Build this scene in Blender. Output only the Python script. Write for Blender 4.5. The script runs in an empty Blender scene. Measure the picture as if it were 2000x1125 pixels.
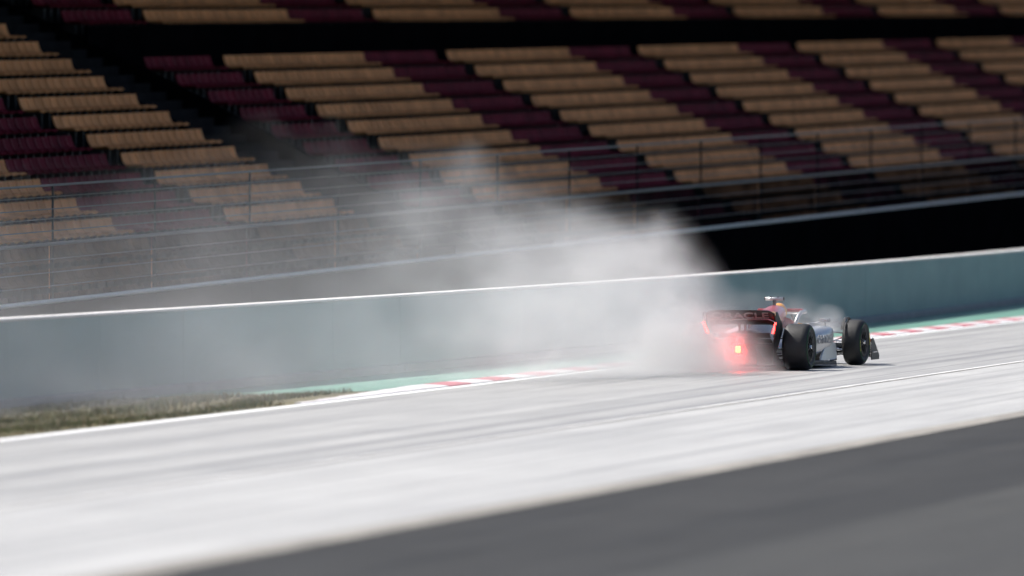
import bpy, bmesh, math, random
from mathutils import Vector, Matrix
random.seed(7)
R = math.radians
S = bpy.context.scene
COL = S.collection

# ------------------------------------------------------------------ camera, sky, sun, exposure
cam = bpy.data.cameras.new('camera'); cam_o = bpy.data.objects.new('camera', cam); COL.objects.link(cam_o)
cam.sensor_width = 36.0; cam.lens = 320.4; cam.clip_start = 1.0; cam.clip_end = 3000.0
cam_o.location = (0, 0, 3.43); cam_o.rotation_euler = (R(90 - 0.877), 0, 0)
cam.dof.use_dof = True; cam.dof.focus_distance = 141.5; cam.dof.aperture_fstop = 1.2
S.camera = cam_o

SUN_EL, SUN_AZ = 52.0, -66.0          # azimuth from +Y, clockwise: the sun stands behind the grandstand
W = bpy.data.worlds.new('World'); S.world = W; W.use_nodes = True
wn = W.node_tree.nodes; wl = W.node_tree.links
sky = wn.new('ShaderNodeTexSky'); sky.sky_type = 'NISHITA'; sky.sun_disc = False
sky.air_density = 0.75; sky.dust_density = 2.0; sky.sun_elevation = R(SUN_EL); sky.sun_rotation = R(SUN_AZ)
wn['Background'].inputs['Strength'].default_value = 0.085
wl.new(sky.outputs[0], wn['Background'].inputs['Color'])
sun = bpy.data.lights.new('sun', 'SUN'); sun.energy = 4.2; sun.angle = R(0.5); sun.color = (1.0, 0.96, 0.9)
sun_o = bpy.data.objects.new('sun', sun); COL.objects.link(sun_o)
sd = Vector((math.sin(R(SUN_AZ)) * math.cos(R(SUN_EL)), math.cos(R(SUN_AZ)) * math.cos(R(SUN_EL)), math.sin(R(SUN_EL))))
sun_o.rotation_euler = (-sd).to_track_quat('-Z', 'Y').to_euler()
S.view_settings.view_transform = 'Standard'; S.view_settings.look = 'None'
S.view_settings.gamma = 1.0; S.view_settings.use_curve_mapping = False
S.view_settings.exposure = 0.75
S.render.engine = 'CYCLES'
cy = S.cycles
cy.use_denoising = True
cy.max_bounces = 4; cy.diffuse_bounces = 2; cy.glossy_bounces = 2; cy.volume_bounces = 1
cy.transparent_max_bounces = 8
cy.volume_max_steps = 512
cy.use_adaptive_sampling = True; cy.adaptive_threshold = 0.08; cy.adaptive_min_samples = 16

# ------------------------------------------------------------------ node helpers
class NT:
    def __init__(self, tree): self.t = tree; self.n = tree.nodes; self.l = tree.links
    def node(self, kind, **kw):
        nd = self.n.new(kind)
        for k, v in kw.items(): setattr(nd, k, v)
        return nd
    def put(self, sock, v):
        if isinstance(v, bpy.types.NodeSocket): self.l.new(v, sock)
        else: sock.default_value = v
    def math(self, op, a, b=0.0, clamp=False):
        nd = self.n.new('ShaderNodeMath'); nd.operation = op; nd.use_clamp = clamp
        self.put(nd.inputs[0], a); self.put(nd.inputs[1], b); return nd.outputs[0]
    def coords(self, scale=(1, 1, 1), loc=(0, 0, 0)):
        tc = self.n.new('ShaderNodeTexCoord'); mp = self.n.new('ShaderNodeMapping')
        mp.inputs['Scale'].default_value = scale; mp.inputs['Location'].default_value = loc
        self.l.new(tc.outputs['Object'], mp.inputs['Vector']); return mp.outputs[0]
    def noise(self, vec, scale=1.0, detail=3.0, rough=0.55):
        nd = self.n.new('ShaderNodeTexNoise'); nd.inputs['Scale'].default_value = scale
        nd.inputs['Detail'].default_value = detail; nd.inputs['Roughness'].default_value = rough
        self.l.new(vec, nd.inputs['Vector']); return nd.outputs[0]
    def ramp(self, fac, stops, interp='LINEAR'):
        nd = self.n.new('ShaderNodeValToRGB'); el = nd.color_ramp.elements; nd.color_ramp.interpolation = interp
        while len(el) < len(stops): el.new(0.5)
        for e, (p, c) in zip(el, stops):
            e.position = p
            e.color = (c, c, c, 1) if not isinstance(c, tuple) else (*c, 1)
        self.put(nd.inputs[0], fac); return nd.outputs[0]
    def mix(self, fac, a, b, mode='MIX'):
        nd = self.n.new('ShaderNodeMixRGB'); nd.blend_type = mode
        self.put(nd.inputs[0], fac)
        self.put(nd.inputs[1], a if not isinstance(a, tuple) else (*a, 1)); self.put(nd.inputs[2], b if not isinstance(b, tuple) else (*b, 1))
        return nd.outputs[0]
    def bump(self, h, strength=0.3, dist=0.01):
        nd = self.n.new('ShaderNodeBump'); nd.inputs['Strength'].default_value = strength
        nd.inputs['Distance'].default_value = dist; self.l.new(h, nd.inputs['Height']); return nd.outputs[0]

def mat(name, color, rough=0.5, metal=0.0, coat=0.0, spec=0.5, vary=0.0, vscale=3.0, stretch=(1, 1, 1), bump=0.0, bscale=60.0, emit=None, estr=0.0):
    m = bpy.data.materials.new(name); m.use_nodes = True
    T = NT(m.node_tree); b = m.node_tree.nodes['Principled BSDF']
    b.inputs['Roughness'].default_value = rough; b.inputs['Metallic'].default_value = metal
    b.inputs['Coat Weight'].default_value = coat; b.inputs['Coat Roughness'].default_value = 0.08
    b.inputs['Specular IOR Level'].default_value = spec
    b.inputs['Base Color'].default_value = (*color, 1)
    if vary:
        n = T.noise(T.coords(stretch), vscale, 5.0, 0.6)
        lo = tuple(c * (1 - vary) for c in color); hi = tuple(min(1, c * (1 + vary)) for c in color)
        c = T.ramp(n, [(0.28, lo), (0.72, hi)]); T.put(b.inputs['Base Color'], c)
        r = T.math('ADD', T.math('MULTIPLY', n, 0.25), rough - 0.12); T.put(b.inputs['Roughness'], r)
    if bump:
        T.put(b.inputs['Normal'], T.bump(T.noise(T.coords(), bscale, 4.0), bump, 0.01))
    if emit:
        b.inputs['Emission Color'].default_value = (*emit, 1); b.inputs['Emission Strength'].default_value = estr
    return m

# ------------------------------------------------------------------ mesh helpers
def mesh_of(bm, name, mats, smooth=False):
    bmesh.ops.recalc_face_normals(bm, faces=bm.faces)
    me = bpy.data.meshes.new(name); bm.to_mesh(me); bm.free()
    for m in (mats if isinstance(mats, (list, tuple)) else [mats]): me.materials.append(m)
    if smooth:
        for p in me.polygons: p.use_smooth = True
    return me
def link(name, me, parent=None, loc=None, rz=None):
    o = bpy.data.objects.new(name, me); COL.objects.link(o)
    if parent: o.parent = parent
    if loc is not None: o.location = loc
    if rz is not None: o.rotation_euler = (0, 0, rz)
    return o
def obj(name, bm, mats, parent=None, smooth=False, loc=None, rz=None):
    return link(name, mesh_of(bm, name, mats, smooth), parent, loc, rz)
def tag(o, label, cat, group=None):
    o['label'] = label; o['category'] = cat
    if group: o['group'] = group
    return o
def empty(name, loc=(0, 0, 0), rz=0.0):
    return link(name, None, None, loc, rz)
def hexa(bm, p, mi=0):
    """eight corners: bottom ring of four, top ring of four"""
    v = [bm.verts.new(q) for q in p]
    for f in ((3, 2, 1, 0), (4, 5, 6, 7), (0, 1, 5, 4), (1, 2, 6, 5), (2, 3, 7, 6), (3, 0, 4, 7)):
        fc = bm.faces.new([v[i] for i in f]); fc.material_index = mi
    return bm
def box(bm, x0, x1, y0, y1, z0, z1, mi=0):
    return hexa(bm, [(x0, y0, z0), (x1, y0, z0), (x1, y1, z0), (x0, y1, z0), (x0, y0, z1), (x1, y0, z1), (x1, y1, z1), (x0, y1, z1)], mi)
def bevel(bm, w, seg=2):
    bmesh.ops.bevel(bm, geom=list(bm.edges), offset=w, segments=seg, affect='EDGES', profile=0.5); return bm
def sheet(bm, pts, z=0.0):
    bm.faces.new([bm.verts.new((x, y, z)) for x, y in pts]); return bm
def tube(bm, path, r, n=8, cap=True):
    path = [Vector(p) for p in path]; rings = []
    rs = r if isinstance(r, (list, tuple)) else [r] * len(path)
    prev = None
    for i, p in enumerate(path):
        d = (path[min(i + 1, len(path) - 1)] - path[max(i - 1, 0)]).normalized()
        if prev is None:
            a = Vector((0, 0, 1)) if abs(d.z) < 0.9 else Vector((1, 0, 0))
            u = d.cross(a).normalized()
        else:
            u = (prev - d * prev.dot(d)).normalized()
        prev = u; w = d.cross(u)
        rings.append([bm.verts.new(p + (u * math.cos(2 * math.pi * k / n) + w * math.sin(2 * math.pi * k / n)) * rs[i]) for k in range(n)])
    for a, b in zip(rings, rings[1:]):
        for k in range(n): bm.faces.new((a[k], a[(k + 1) % n], b[(k + 1) % n], b[k]))
    if cap: bm.faces.new(rings[0][::-1]); bm.faces.new(rings[-1])
    return bm
def blade(bm, p0, p1, chord, thick, n=10):
    """a flattened suspension arm of elliptic section, chord along the car"""
    p0, p1 = Vector(p0), Vector(p1); rings = []
    for p in (p0, p1):
        rings.append([bm.verts.new(p + Vector((chord * math.cos(2 * math.pi * k / n), 0, thick * math.sin(2 * math.pi * k / n)))) for k in range(n)])
    for k in range(n): bm.faces.new((rings[0][k], rings[0][(k + 1) % n], rings[1][(k + 1) % n], rings[1][k]))
    bm.faces.new(rings[0][::-1]); bm.faces.new(rings[1]); return bm
def loft(bm, secs, n=28):
    """sections (x, yc, zc, half width, half height up, half height down, exponent)"""
    rings = []
    for x, yc, zc, w, hu, hd, e in secs:
        ring = []
        for k in range(n):
            a = 2 * math.pi * k / n; c, s = math.cos(a), math.sin(a)
            py = math.copysign(abs(c) ** (2 / e), c) * w
            pz = math.copysign(abs(s) ** (2 / e), s) * (hu if s >= 0 else hd)
            ring.append(bm.verts.new((x, yc + py, zc + pz)))
        rings.append(ring)
    for a, b in zip(rings, rings[1:]):
        for k in range(n): bm.faces.new((a[k], a[(k + 1) % n], b[(k + 1) % n], b[k]))
    bm.faces.new(rings[0][::-1]); bm.faces.new(rings[-1]); return bm
def lathe_y(bm, prof, n=40):
    """profile (y, radius) revolved round the Y axis"""
    rings = [[bm.verts.new((r * math.cos(2 * math.pi * k / n), y, r * math.sin(2 * math.pi * k / n))) for k in range(n)] for y, r in prof]
    for a, b in zip(rings, rings[1:]):
        for k in range(n): bm.faces.new((a[k], a[(k + 1) % n], b[(k + 1) % n], b[k]))
    return bm
def extrude_profile(bm, prof, y0, y1, ny=1, warp=None):
    """closed profile in x,z swept along y"""
    rings = []
    for j in range(ny + 1):
        y = y0 + (y1 - y0) * j / ny
        rings.append([bm.verts.new(warp(x, y, z) if warp else (x, y, z)) for x, z in prof])
    n = len(prof)
    for a, b in zip(rings, rings[1:]):
        for k in range(n): bm.faces.new((a[k], a[(k + 1) % n], b[(k + 1) % n], b[k]))
    bm.faces.new(rings[0][::-1]); bm.faces.new(rings[-1]); return bm
def foil(x0, z0, chord, angle, thick=0.09, camber=0.08, n=9):
    """wing section: leading edge at x0,z0, running backward (-x) and up by angle"""
    up, lo = [], []
    for i in range(n):
        t = i / (n - 1); c = -camber * 4 * t * (1 - t) * chord
        th = thick * chord * (1.4 * math.sqrt(t) * (1 - t) + 0.012)
        up.append((t * chord, c + th)); lo.append((t * chord, c - th))
    pts = up + lo[::-1]; ca, sa = math.cos(angle), math.sin(angle)
    return [(x0 - (px * ca - pz * sa), z0 + px * sa + pz * ca) for px, pz in pts]
def lettering(name, text, m, parent, width, height, origin, right, up, depth=0.004):
    cu = bpy.data.curves.new(name, 'FONT'); cu.body = text; cu.extrude = depth; cu.size = 1.0; cu.align_x = 'CENTER'; cu.offset = 0.012
    t = bpy.data.objects.new(name, cu); COL.objects.link(t)
    me = bpy.data.meshes.new_from_object(t.evaluated_get(bpy.context.evaluated_depsgraph_get()))
    bpy.data.objects.remove(t); bpy.data.curves.remove(cu)
    xs = [v.co.x for v in me.vertices]; ys = [v.co.y for v in me.vertices]
    kx = width / (max(xs) - min(xs)); ky = height / (max(ys) - min(ys)); cx = (max(xs) + min(xs)) / 2; c_y = (max(ys) + min(ys)) / 2
    right, up = Vector(right).normalized(), Vector(up).normalized(); nr = right.cross(up)
    for v in me.vertices:
        v.co = Vector(origin) + right * ((v.co.x - cx) * kx) + up * ((v.co.y - c_y) * ky) + nr * v.co.z
    me.materials.clear(); me.materials.append(m)
    return link(name, me, parent)

# ------------------------------------------------------------------ the track: local x runs along the road, local y across it
TRK = R(77.7)
def strip_obj(name, pts, m, z):
    o = obj(name, sheet(bmesh.new(), pts, z), m, None, False, (0, 0, 0), TRK); o['kind'] = 'structure'; return o

def asphalt(name, lo, hi, rough, sx=0.05, grain=0.35, spec=0.5, marks=0.0):
    m = bpy.data.materials.new(name); m.use_nodes = True; T = NT(m.node_tree); b = m.node_tree.nodes['Principled BSDF']
    streak = T.noise(T.coords((sx, 1.6, 1)), 1.0, 6.0, 0.62)
    fine = T.noise(T.coords((sx * 5, 7.0, 1)), 1.0, 4.0, 0.6)
    patch = T.noise(T.coords((0.35, 0.5, 1)), 1.0, 4.0, 0.55)
    grains = T.noise(T.coords((60, 60, 60)), 1.0, 2.0, 0.7)
    f = T.math('ADD', T.math('MULTIPLY', streak, 0.5), T.math('MULTIPLY', fine, 0.28))
    f = T.math('ADD', f, T.math('MULTIPLY', patch, 0.22))
    c = T.ramp(f, [(0.36, lo), (0.62, hi)])
    c = T.mix(grain, c, T.ramp(grains, [(0.35, 0.45), (0.65, 1.0)]), 'MULTIPLY')
    if marks:
        tm = T.noise(T.coords((0.012, 3.4, 1), (3, 0, 0)), 1.0, 3.0, 0.5)
        c = T.mix(T.math('MULTIPLY', T.ramp(tm, [(0.52, 0.0), (0.62, 1.0)]), marks), c, (0.12, 0.12, 0.125))
    T.put(b.inputs['Base Color'], c)
    T.put(b.inputs['Roughness'], T.math('ADD', T.math('MULTIPLY', streak, 0.25), rough - 0.12))
    b.inputs['Specular IOR Level'].default_value = spec
    T.put(b.inputs['Normal'], T.bump(grains, 0.35, 0.006))
    return m

M_far = asphalt('pale_asphalt', (0.29, 0.285, 0.277), (0.45, 0.445, 0.43), 0.55, marks=0.5, grain=0.5)
M_near = asphalt('bleached_asphalt', (0.355, 0.35, 0.34), (0.52, 0.515, 0.50), 0.55, marks=0.3, grain=0.5)
M_run = asphalt('dark_asphalt', (0.017, 0.0168, 0.0165), (0.040, 0.0395, 0.039), 0.8, grain=0.5, spec=0.25)
M_run2 = asphalt('older_dark_asphalt', (0.036, 0.0358, 0.0345), (0.058, 0.0575, 0.055), 0.8, grain=0.5, spec=0.25)
M_soil = mat('service_ground', (0.05, 0.05, 0.048), 0.9, vary=0.3, vscale=0.4)
M_faint = mat('worn_joint_paint', (0.66, 0.655, 0.64), 0.6, vary=0.2, vscale=1.0, stretch=(0.3, 4, 1))
M_edge = mat('edge_concrete', (0.24, 0.225, 0.20), 0.8, vary=0.35, vscale=1.2, stretch=(0.3, 3, 1), bump=0.3)
M_white = mat('white_road_paint', (0.80, 0.80, 0.79), 0.5, vary=0.12, vscale=2.0, stretch=(0.4, 6, 1))
M_green = mat('green_run_off_paint', (0.105, 0.235, 0.18), 0.6, vary=0.22, vscale=1.0, stretch=(0.12, 2.2, 1), bump=0.2)
M_red = mat('red_kerb_paint', (0.50, 0.14, 0.16), 0.5, vary=0.3, vscale=3.0)
M_kwhite = mat('white_kerb_paint', (0.70, 0.66, 0.66), 0.5, vary=0.15, vscale=3.0)
M_grassbase = mat('turf_soil', (0.11, 0.095, 0.045), 0.9, vary=0.45, vscale=0.8, stretch=(0.5, 2, 1))

g = obj('ground', sheet(bmesh.new(), [(-400, -500), (1500, -500), (1500, 700), (-400, 700)], -0.03), M_soil, None, False, (0, 0, 0), TRK); g['kind'] = 'structure'
strip_obj('run_off', [(-60, -160), (700, -160), (700, 18.9), (-60, 18.9)], M_run, -0.006)
strip_obj('run_off_patch', [(-60, -160), (700, -160), (700, 14.9), (60, 14.7), (-60, 14.0)], M_run2, -0.002)
strip_obj('track', [(-60, 18.75), (700, 18.75), (700, 23.05), (-60, 23.25)], M_near, 0.0)
strip_obj('track_lane', [(-60, 23.25), (700, 23.05), (700, 29.0), (-60, 29.0)], M_far, 0.0)
strip_obj('track_edge_strip', [(-60, 18.45), (700, 18.45), (700, 18.86), (-60, 18.86)], M_edge, 0.004)
strip_obj('lane_joint_line', [(-60, 23.27), (700, 23.06), (700, 23.15), (-60, 23.36)], M_faint, 0.004)
strip_obj('lane_joint_seam', [(-60, 23.20), (700, 23.01), (700, 23.04), (-60, 23.23)], M_edge, 0.004)
strip_obj('edge_line', [(-60, 28.57), (700, 28.57), (700, 28.79), (-60, 28.79)], M_white, 0.004)
def wall_n(t):
    t = min(max(t, 108), 205)
    return 5.038e-4 * t * t - 0.16037 * t + 43.85
ts = [121 + 4 * k for k in range(60)]
strip_obj('painted_run_off', [(126.3, 28.86), (700, 28.86)] + [(t, wall_n(t) + 0.1) for t in [700] + ts[::-1]], M_green, 0.004)
gr0 = strip_obj('verge', [(-60, 28.86), (126.3, 28.86), (121, wall_n(121) + 0.1)] + [(t, wall_n(t) + 0.1) for t in (116, 110, 100, -60)], M_grassbase, 0.002)

# kerb: red and white blocks, each a piece of its own
kerb = empty('kerb', (0, 0, 0), TRK); kerb['kind'] = 'structure'
def kerb_mesh(m):
    bm = bmesh.new(); L = 1.46
    prof = [(0.0, -0.02), (0.0, 0.006), (0.05, 0.018), (0.22, 0.028), (0.40, 0.03), (0.43, 0.015), (0.43, -0.02)]
    a = [bm.verts.new((0, y, z)) for y, z in prof]; b2 = [bm.verts.new((L, y, z)) for y, z in prof]
    for k in range(len(prof)): bm.faces.new((a[k], a[(k + 1) % len(prof)], b2[(k + 1) % len(prof)], b2[k]))
    bm.faces.new(a); bm.faces.new(b2[::-1])
    return mesh_of(bm, 'kerb_block', m)
km = [kerb_mesh(M_red), kerb_mesh(M_kwhite)]
for k in range(72):
    t = 119.0 + 1.5 * k
    kb = link('kerb_block', km[1 if (k < 6 or k % 2) else 0], kerb, (t, 28.83, 0.006))
    kb.scale = (1, min(1, 0.25 + 0.15 * k), min(1, 0.4 + 0.12 * k))     # the kerb starts low and narrow

# grass blades on the verge
def build_grass():
    vs, fs = [], []
    mi = []
    for i in range(26000):
        t = random.uniform(98, 126.5); n0 = 28.9 if t < 118.5 else 29.5; n1 = wall_n(t) - 0.1
        n = random.uniform(n0, n1)
        if t > 126.2 - (n - 28.9) * 2.1 + random.uniform(-0.4, 0.2): continue
        dens = 0.5 + 0.5 * math.sin(n * 5.0 + math.sin(t * 0.4) * 1.5)
        if random.random() > 0.35 + 0.65 * dens: continue
        h = random.uniform(0.03, 0.08) * (0.7 + 0.6 * dens); a = random.uniform(0, 6.283); w = random.uniform(0.006, 0.012)
        dx, dy = math.cos(a) * w, math.sin(a) * w; lx, ly = random.gauss(0, 0.02), random.gauss(0, 0.02)
        k = len(vs); vs += [(t - dx, n - dy, 0), (t + dx, n + dy, 0), (t + lx, n + ly, h)]; fs.append((k, k + 1, k + 2))
        mi.append(0 if random.random() < 0.35 + 0.5 * dens else 1)
    me = bpy.data.meshes.new('grass'); me.from_pydata(vs, [], fs)
    me.materials.append(mat('green_grass', (0.09, 0.10, 0.03), 0.8, vary=0.35, vscale=1.5)); me.materials.append(mat('dry_grass', (0.17, 0.13, 0.06), 0.8, vary=0.3, vscale=1.5))
    me.polygons.foreach_set('material_index', mi)
    o = link('grass', me, None, (0, 0, 0.002), TRK); o['kind'] = 'stuff'
build_grass()

# ------------------------------------------------------------------ concrete barrier along the far side
def teal_concrete():
    m = bpy.data.materials.new('teal_painted_concrete'); m.use_nodes = True; T = NT(m.node_tree); b = m.node_tree.nodes['Principled BSDF']
    n1 = T.noise(T.coords((0.6, 1, 1.2)), 1.0, 5.0, 0.6); n2 = T.noise(T.coords((7, 7, 0.7)), 1.0, 4.0, 0.6)
    c = T.ramp(n1, [(0.3, (0.098, 0.198, 0.212)), (0.7, (0.132, 0.245, 0.258))])
    c = T.mix(T.math('MULTIPLY', T.ramp(n2, [(0.55, 0.0), (0.75, 1.0)]), 0.25), c, (0.16, 0.18, 0.18))
    T.put(b.inputs['Base Color'], c); b.inputs['Roughness'].default_value = 0.6
    T.put(b.inputs['Normal'], T.bump(T.noise(T.coords(), 40.0, 3.0), 0.15, 0.01)); return m
M_teal = teal_concrete()
M_cap = mat('pale_coping', (0.62, 0.60, 0.59), 0.7, vary=0.15, vscale=2.0)
M_foot = mat('grey_foot_concrete', (0.19, 0.205, 0.22), 0.75, vary=0.2, vscale=2.0)
wall = empty('barrier_wall', (0, 0, 0), TRK)
tag(wall, 'long low teal concrete barrier wall with pale coping on the far side of track', 'wall')
for k in range(38):
    a, b_ = 92 + 4.0 * k + 0.002, 96 + 4.0 * k - 0.002
    na, nb = wall_n(a), wall_n(b_); j = random.uniform(-0.006, 0.006)
    def seg(d0, d1, z0, z1, dz=0.0):
        bm = bmesh.new()
        hexa(bm, [(a, na + d0, z0), (b_, nb + d0, z0), (b_, nb + d1, z0), (a, na + d1, z0), (a, na + d0, z1), (b_, nb + d0, z1), (b_, nb + d1, z1 + dz), (a, na + d1, z1 + dz)])
        return bm
    obj('panel', bevel(seg(0.05 + j * 0.4, 0.35, 0.0, 1.152), 0.004, 1), M_teal, wall)
    obj('coping', bevel(seg(0.03 + j * 0.4, 0.37, 1.154, 1.190), 0.008, 2), M_cap, wall)
    obj('foot', bevel(seg(-0.03 + j, 0.048 + j, 0.0, 0.115, 0.02), 0.012, 2), M_foot, wall)

# ------------------------------------------------------------------ grandstands
SH = R(76.0); GR = 0.016            # stand frame: local x along the rows, local y backward and up the stand; the stand climbs 1.6 %
SO = (3.6, 219.0, 0.0)
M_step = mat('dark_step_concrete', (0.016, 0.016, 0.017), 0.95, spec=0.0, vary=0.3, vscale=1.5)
M_black = mat('black_board', (0.004, 0.004, 0.0045), 0.95, spec=0.0, vary=0.3, vscale=1.0)
def seat_plastic(name, col, vary):
    m = bpy.data.materials.new(name); m.use_nodes = True; T = NT(m.node_tree); b = m.node_tree.nodes['Principled BSDF']
    geo = T.node('ShaderNodeNewGeometry')
    a = T.noise(geo.outputs['Position'], 1.9, 0.0); c = T.noise(geo.outputs['Position'], 0.22, 2.0)
    f = T.math('ADD', T.math('MULTIPLY', a, 0.6), T.math('MULTIPLY', c, 0.4))
    T.put(b.inputs['Base Color'], T.ramp(f, [(0.3, tuple(q * (1 - vary) for q in col)), (0.7, tuple(q * (1 + vary) for q in col))]))
    b.inputs['Roughness'].default_value = 0.7; b.inputs['Specular IOR Level'].default_value = 0.06; return m
M_tan = seat_plastic('tan_seat_plastic', (0.72, 0.315, 0.125), 0.22)
M_mar = seat_plastic('maroon_seat_plastic', (0.14, 0.011, 0.022), 0.35)
M_brk = mat('seat_bracket_steel', (0.03, 0.03, 0.032), 0.5, metal=0.6)
M_roof = mat('shade_roof_sheet', (0.05, 0.05, 0.052), 0.7, vary=0.2, vscale=0.5)
M_rail = mat('galvanised_rail', (0.25, 0.23, 0.205), 0.8, spec=0.1, vary=0.1)
M_wrail = mat('white_rail_paint', (0.74, 0.69, 0.62), 0.8, spec=0.1)
M_cable = mat('steel_cable', (0.21, 0.195, 0.175), 0.8, spec=0.1)
M_post = mat('dark_post_paint', (0.012, 0.012, 0.013), 0.8, spec=0.05)

def seat_geo():
    prof = [(0.02, 0.435), (0.07, 0.46), (0.20, 0.445), (0.36, 0.45), (0.42, 0.52), (0.455, 0.61), (0.475, 0.705)]
    nrm = []
    for i in range(len(prof)):
        p, q = prof[max(i - 1, 0)], prof[min(i + 1, len(prof) - 1)]
        dx, dz = q[0] - p[0], q[1] - p[1]; l = math.hypot(dx, dz); nrm.append((dz / l, -dx / l))
    vs = []; fs = []
    for side in (0, 1):
        for i, (d, z) in enumerate(prof):
            for x, lift in ((-0.225, 0.03), (0.0, 0.0), (0.225, 0.03)):
                off = -lift + side * 0.022
                vs.append((x, d + nrm[i][0] * off, z + nrm[i][1] * off))
    n = len(prof)
    for i in range(n - 1):
        for j in range(2):
            a = i * 3 + j; fs.append((a, a + 1, a + 4, a + 3)); a += n * 3; fs.append((a, a + 3, a + 4, a + 1))
    for i in range(n - 1):
        for j in (0, 2):
            a = i * 3 + j; b = a + n * 3; fs.append((a, a + 3, b + 3, b))
    for i in (0, n - 1):
        for j in range(2):
            a = i * 3 + j; b = a + n * 3; fs.append((a, b, b + 1, a + 1))
    mi = [0] * len(fs)
    k = len(vs)
    for (x, y, z) in [(-.04, .2, .1), (.04, .2, .1), (.04, .5, .2), (-.04, .5, .2), (-.04, .2, .40), (.04, .2, .40), (.04, .42, .44), (-.04, .42, .44)]: vs.append((x, y, z))
    for f in ((3, 2, 1, 0), (4, 5, 6, 7), (0, 1, 5, 4), (1, 2, 6, 5), (2, 3, 7, 6), (3, 0, 4, 7)): fs.append(tuple(k + i for i in f)); mi.append(2)
    return vs, fs, mi
SV, SF, SM = seat_geo()
def seat_mesh(first):
    me = bpy.data.meshes.new('seat'); me.from_pydata(SV, [], SF)
    for m in (M_tan, M_mar, M_brk): me.materials.append(m)
    me.polygons.foreach_set('material_index', [first if i == 0 else i for i in SM]); return me
SEATS = [seat_mesh(0), seat_mesh(1)]
def is_maroon(t):
    return abs((t + 12.2 + 9.6) % 19.2 - 9.6) < 3.3
def aisle(t):
    u = (t + 12.2 + 9.6) % 19.2 - 9.6
    return 3.35 < u < 4.35
def seen(t, y, z):
    wx = SO[0] + t * math.cos(SH) - y * math.sin(SH); wy = SO[1] + t * math.sin(SH) + y * math.cos(SH)
    px = 1000 + 17800 * wx / wy; py = 290 - 17800 * (z - 3.43) / wy
    return px, py, wy

def grandstand(t0, t1, rows, label, gang):
    st = empty('grandstand', SO, SH); tag(st, label, 'grandstand', 'grandstand blocks')
    def run(y0, y1, z0, z1, a=t0, b=t1):
        return hexa(bmesh.new(), [(a, y0, z0 + GR * a), (b, y0, z0 + GR * b), (b, y1, z0 + GR * b), (a, y1, z0 + GR * a), (a, y0, z1 + GR * a), (b, y0, z1 + GR * b), (b, y1, z1 + GR * b), (a, y1, z1 + GR * a)])
    spots = []
    for i in rows:
        y = (4 - i) * 0.68; z = 5.13 - 0.35 * i
        if gang and i < 0: y += 1.1; z += 0.62
        obj('step', run(y, y + 0.679, z - 0.6, z), M_step, st)
        t = t0 + 0.45
        while t < t1 - 0.3:
            if not aisle(t): spots.append((t, y + 0.10, z + GR * t, 1 if is_maroon(t) else 0))
            t += 0.5
    if gang:
        y = 4 * 0.68 + 0.68; z = 5.13
        obj('gangway_floor', run(y + 0.002, y + 1.1, z - 0.3, z + 0.1), M_step, st)
        obj('gangway_wall', run(y + 1.0, y + 1.098, z + 0.102, z + 1.35), M_black, st)
    ytop = (4 - rows[0]) * 0.68 + (1.1 if gang else 0) + 0.7
    ra, rb = (t0, -35.66) if t1 < 0 else (-35.64, t1)
    obj('shade_back_wall', run(ytop + 0.6, ytop + 0.9, -0.5, 11.6, ra, rb), M_black, st)  # unseen wall, added to block sun from behind and through the stair gap
    obj('shade_roof', run(-2.6, ytop + 1.5, 11.7, 12.0, ra, rb), M_roof, st)  # unseen roof, added and sized to keep the rows in shade
    for s in (t0, t1):
        d = 0.2 if s == t0 else -0.2
        bm = bmesh.new(); ys = [((4 - i) * 0.68 + (1.1 if gang and i < 0 else 0), 5.13 - 0.35 * i + (0.62 if gang and i < 0 else 0)) for i in (rows[-1], 0, rows[0])]
        pr = [(ys[0][0], -0.5), (ys[2][0] + 0.6, -0.5), (ys[2][0] + 0.6, ys[2][1] + 0.25), (ys[1][0], ys[1][1] + 0.25), (ys[0][0], ys[0][1] + 0.25)]
        A = [bm.verts.new((s, y, z + GR * s)) for y, z in pr]; B = [bm.verts.new((s + d, y, z + GR * s)) for y, z in pr]
        for k in range(len(pr)): bm.faces.new((A[k], A[(k + 1) % len(pr)], B[(k + 1) % len(pr)], B[k]))
        bm.faces.new(A); bm.faces.new(B[::-1]); obj('end_wall', bm, M_black, st)
    for k in range(int((t1 - t0) // 9.6) + 1):
        t = t0 + 1 + 9.6 * k
        if t < t1:
            bm = bmesh.new(); tube(bm, [(t, ytop + 0.4, 0), (t, ytop + 0.4, 11.7 + GR * t)], 0.16, 8); obj('column', bm, M_post, st)
    scored = []
    for s in spots:
        px, py, d = seen(s[0], s[1] + 0.3, s[2] + 0.6)
        ok = 10 < px < 1990 and 10 < py < 330
        scored.append((0 if ok else 1, d, s))
    scored.sort(key=lambda q: q[:2])
    for q in scored[:300]:
        link('seat', SEATS[q[2][3]], st, (q[2][0], q[2][1], q[2][2]))
    vs, fs, mi = [], [], []
    for q in scored[300:]:
        t, y, z, c = q[2]; k = len(vs)
        vs += [(x + t, d + y, h + z) for x, d, h in SV]
        fs += [tuple(k + i for i in f) for f in SF]; mi += [c if i == 0 else i for i in SM]
    me = bpy.data.meshes.new('seat_rows'); me.from_pydata(vs, [], fs)
    for m in (M_tan, M_mar, M_brk): me.materials.append(m)
    me.polygons.foreach_set('material_index', mi)
    o = link('seat_rows', me, st); o['kind'] = 'stuff'
    return st
grandstand(-33.3, 84, list(range(-4, 12)), 'large grandstand of tan and maroon seats with a dark gangway across it', True)
grandstand(-96, -38, list(range(-9, 12)), 'grandstand block of tan and maroon seats left of the dark stairway', False)
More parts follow.
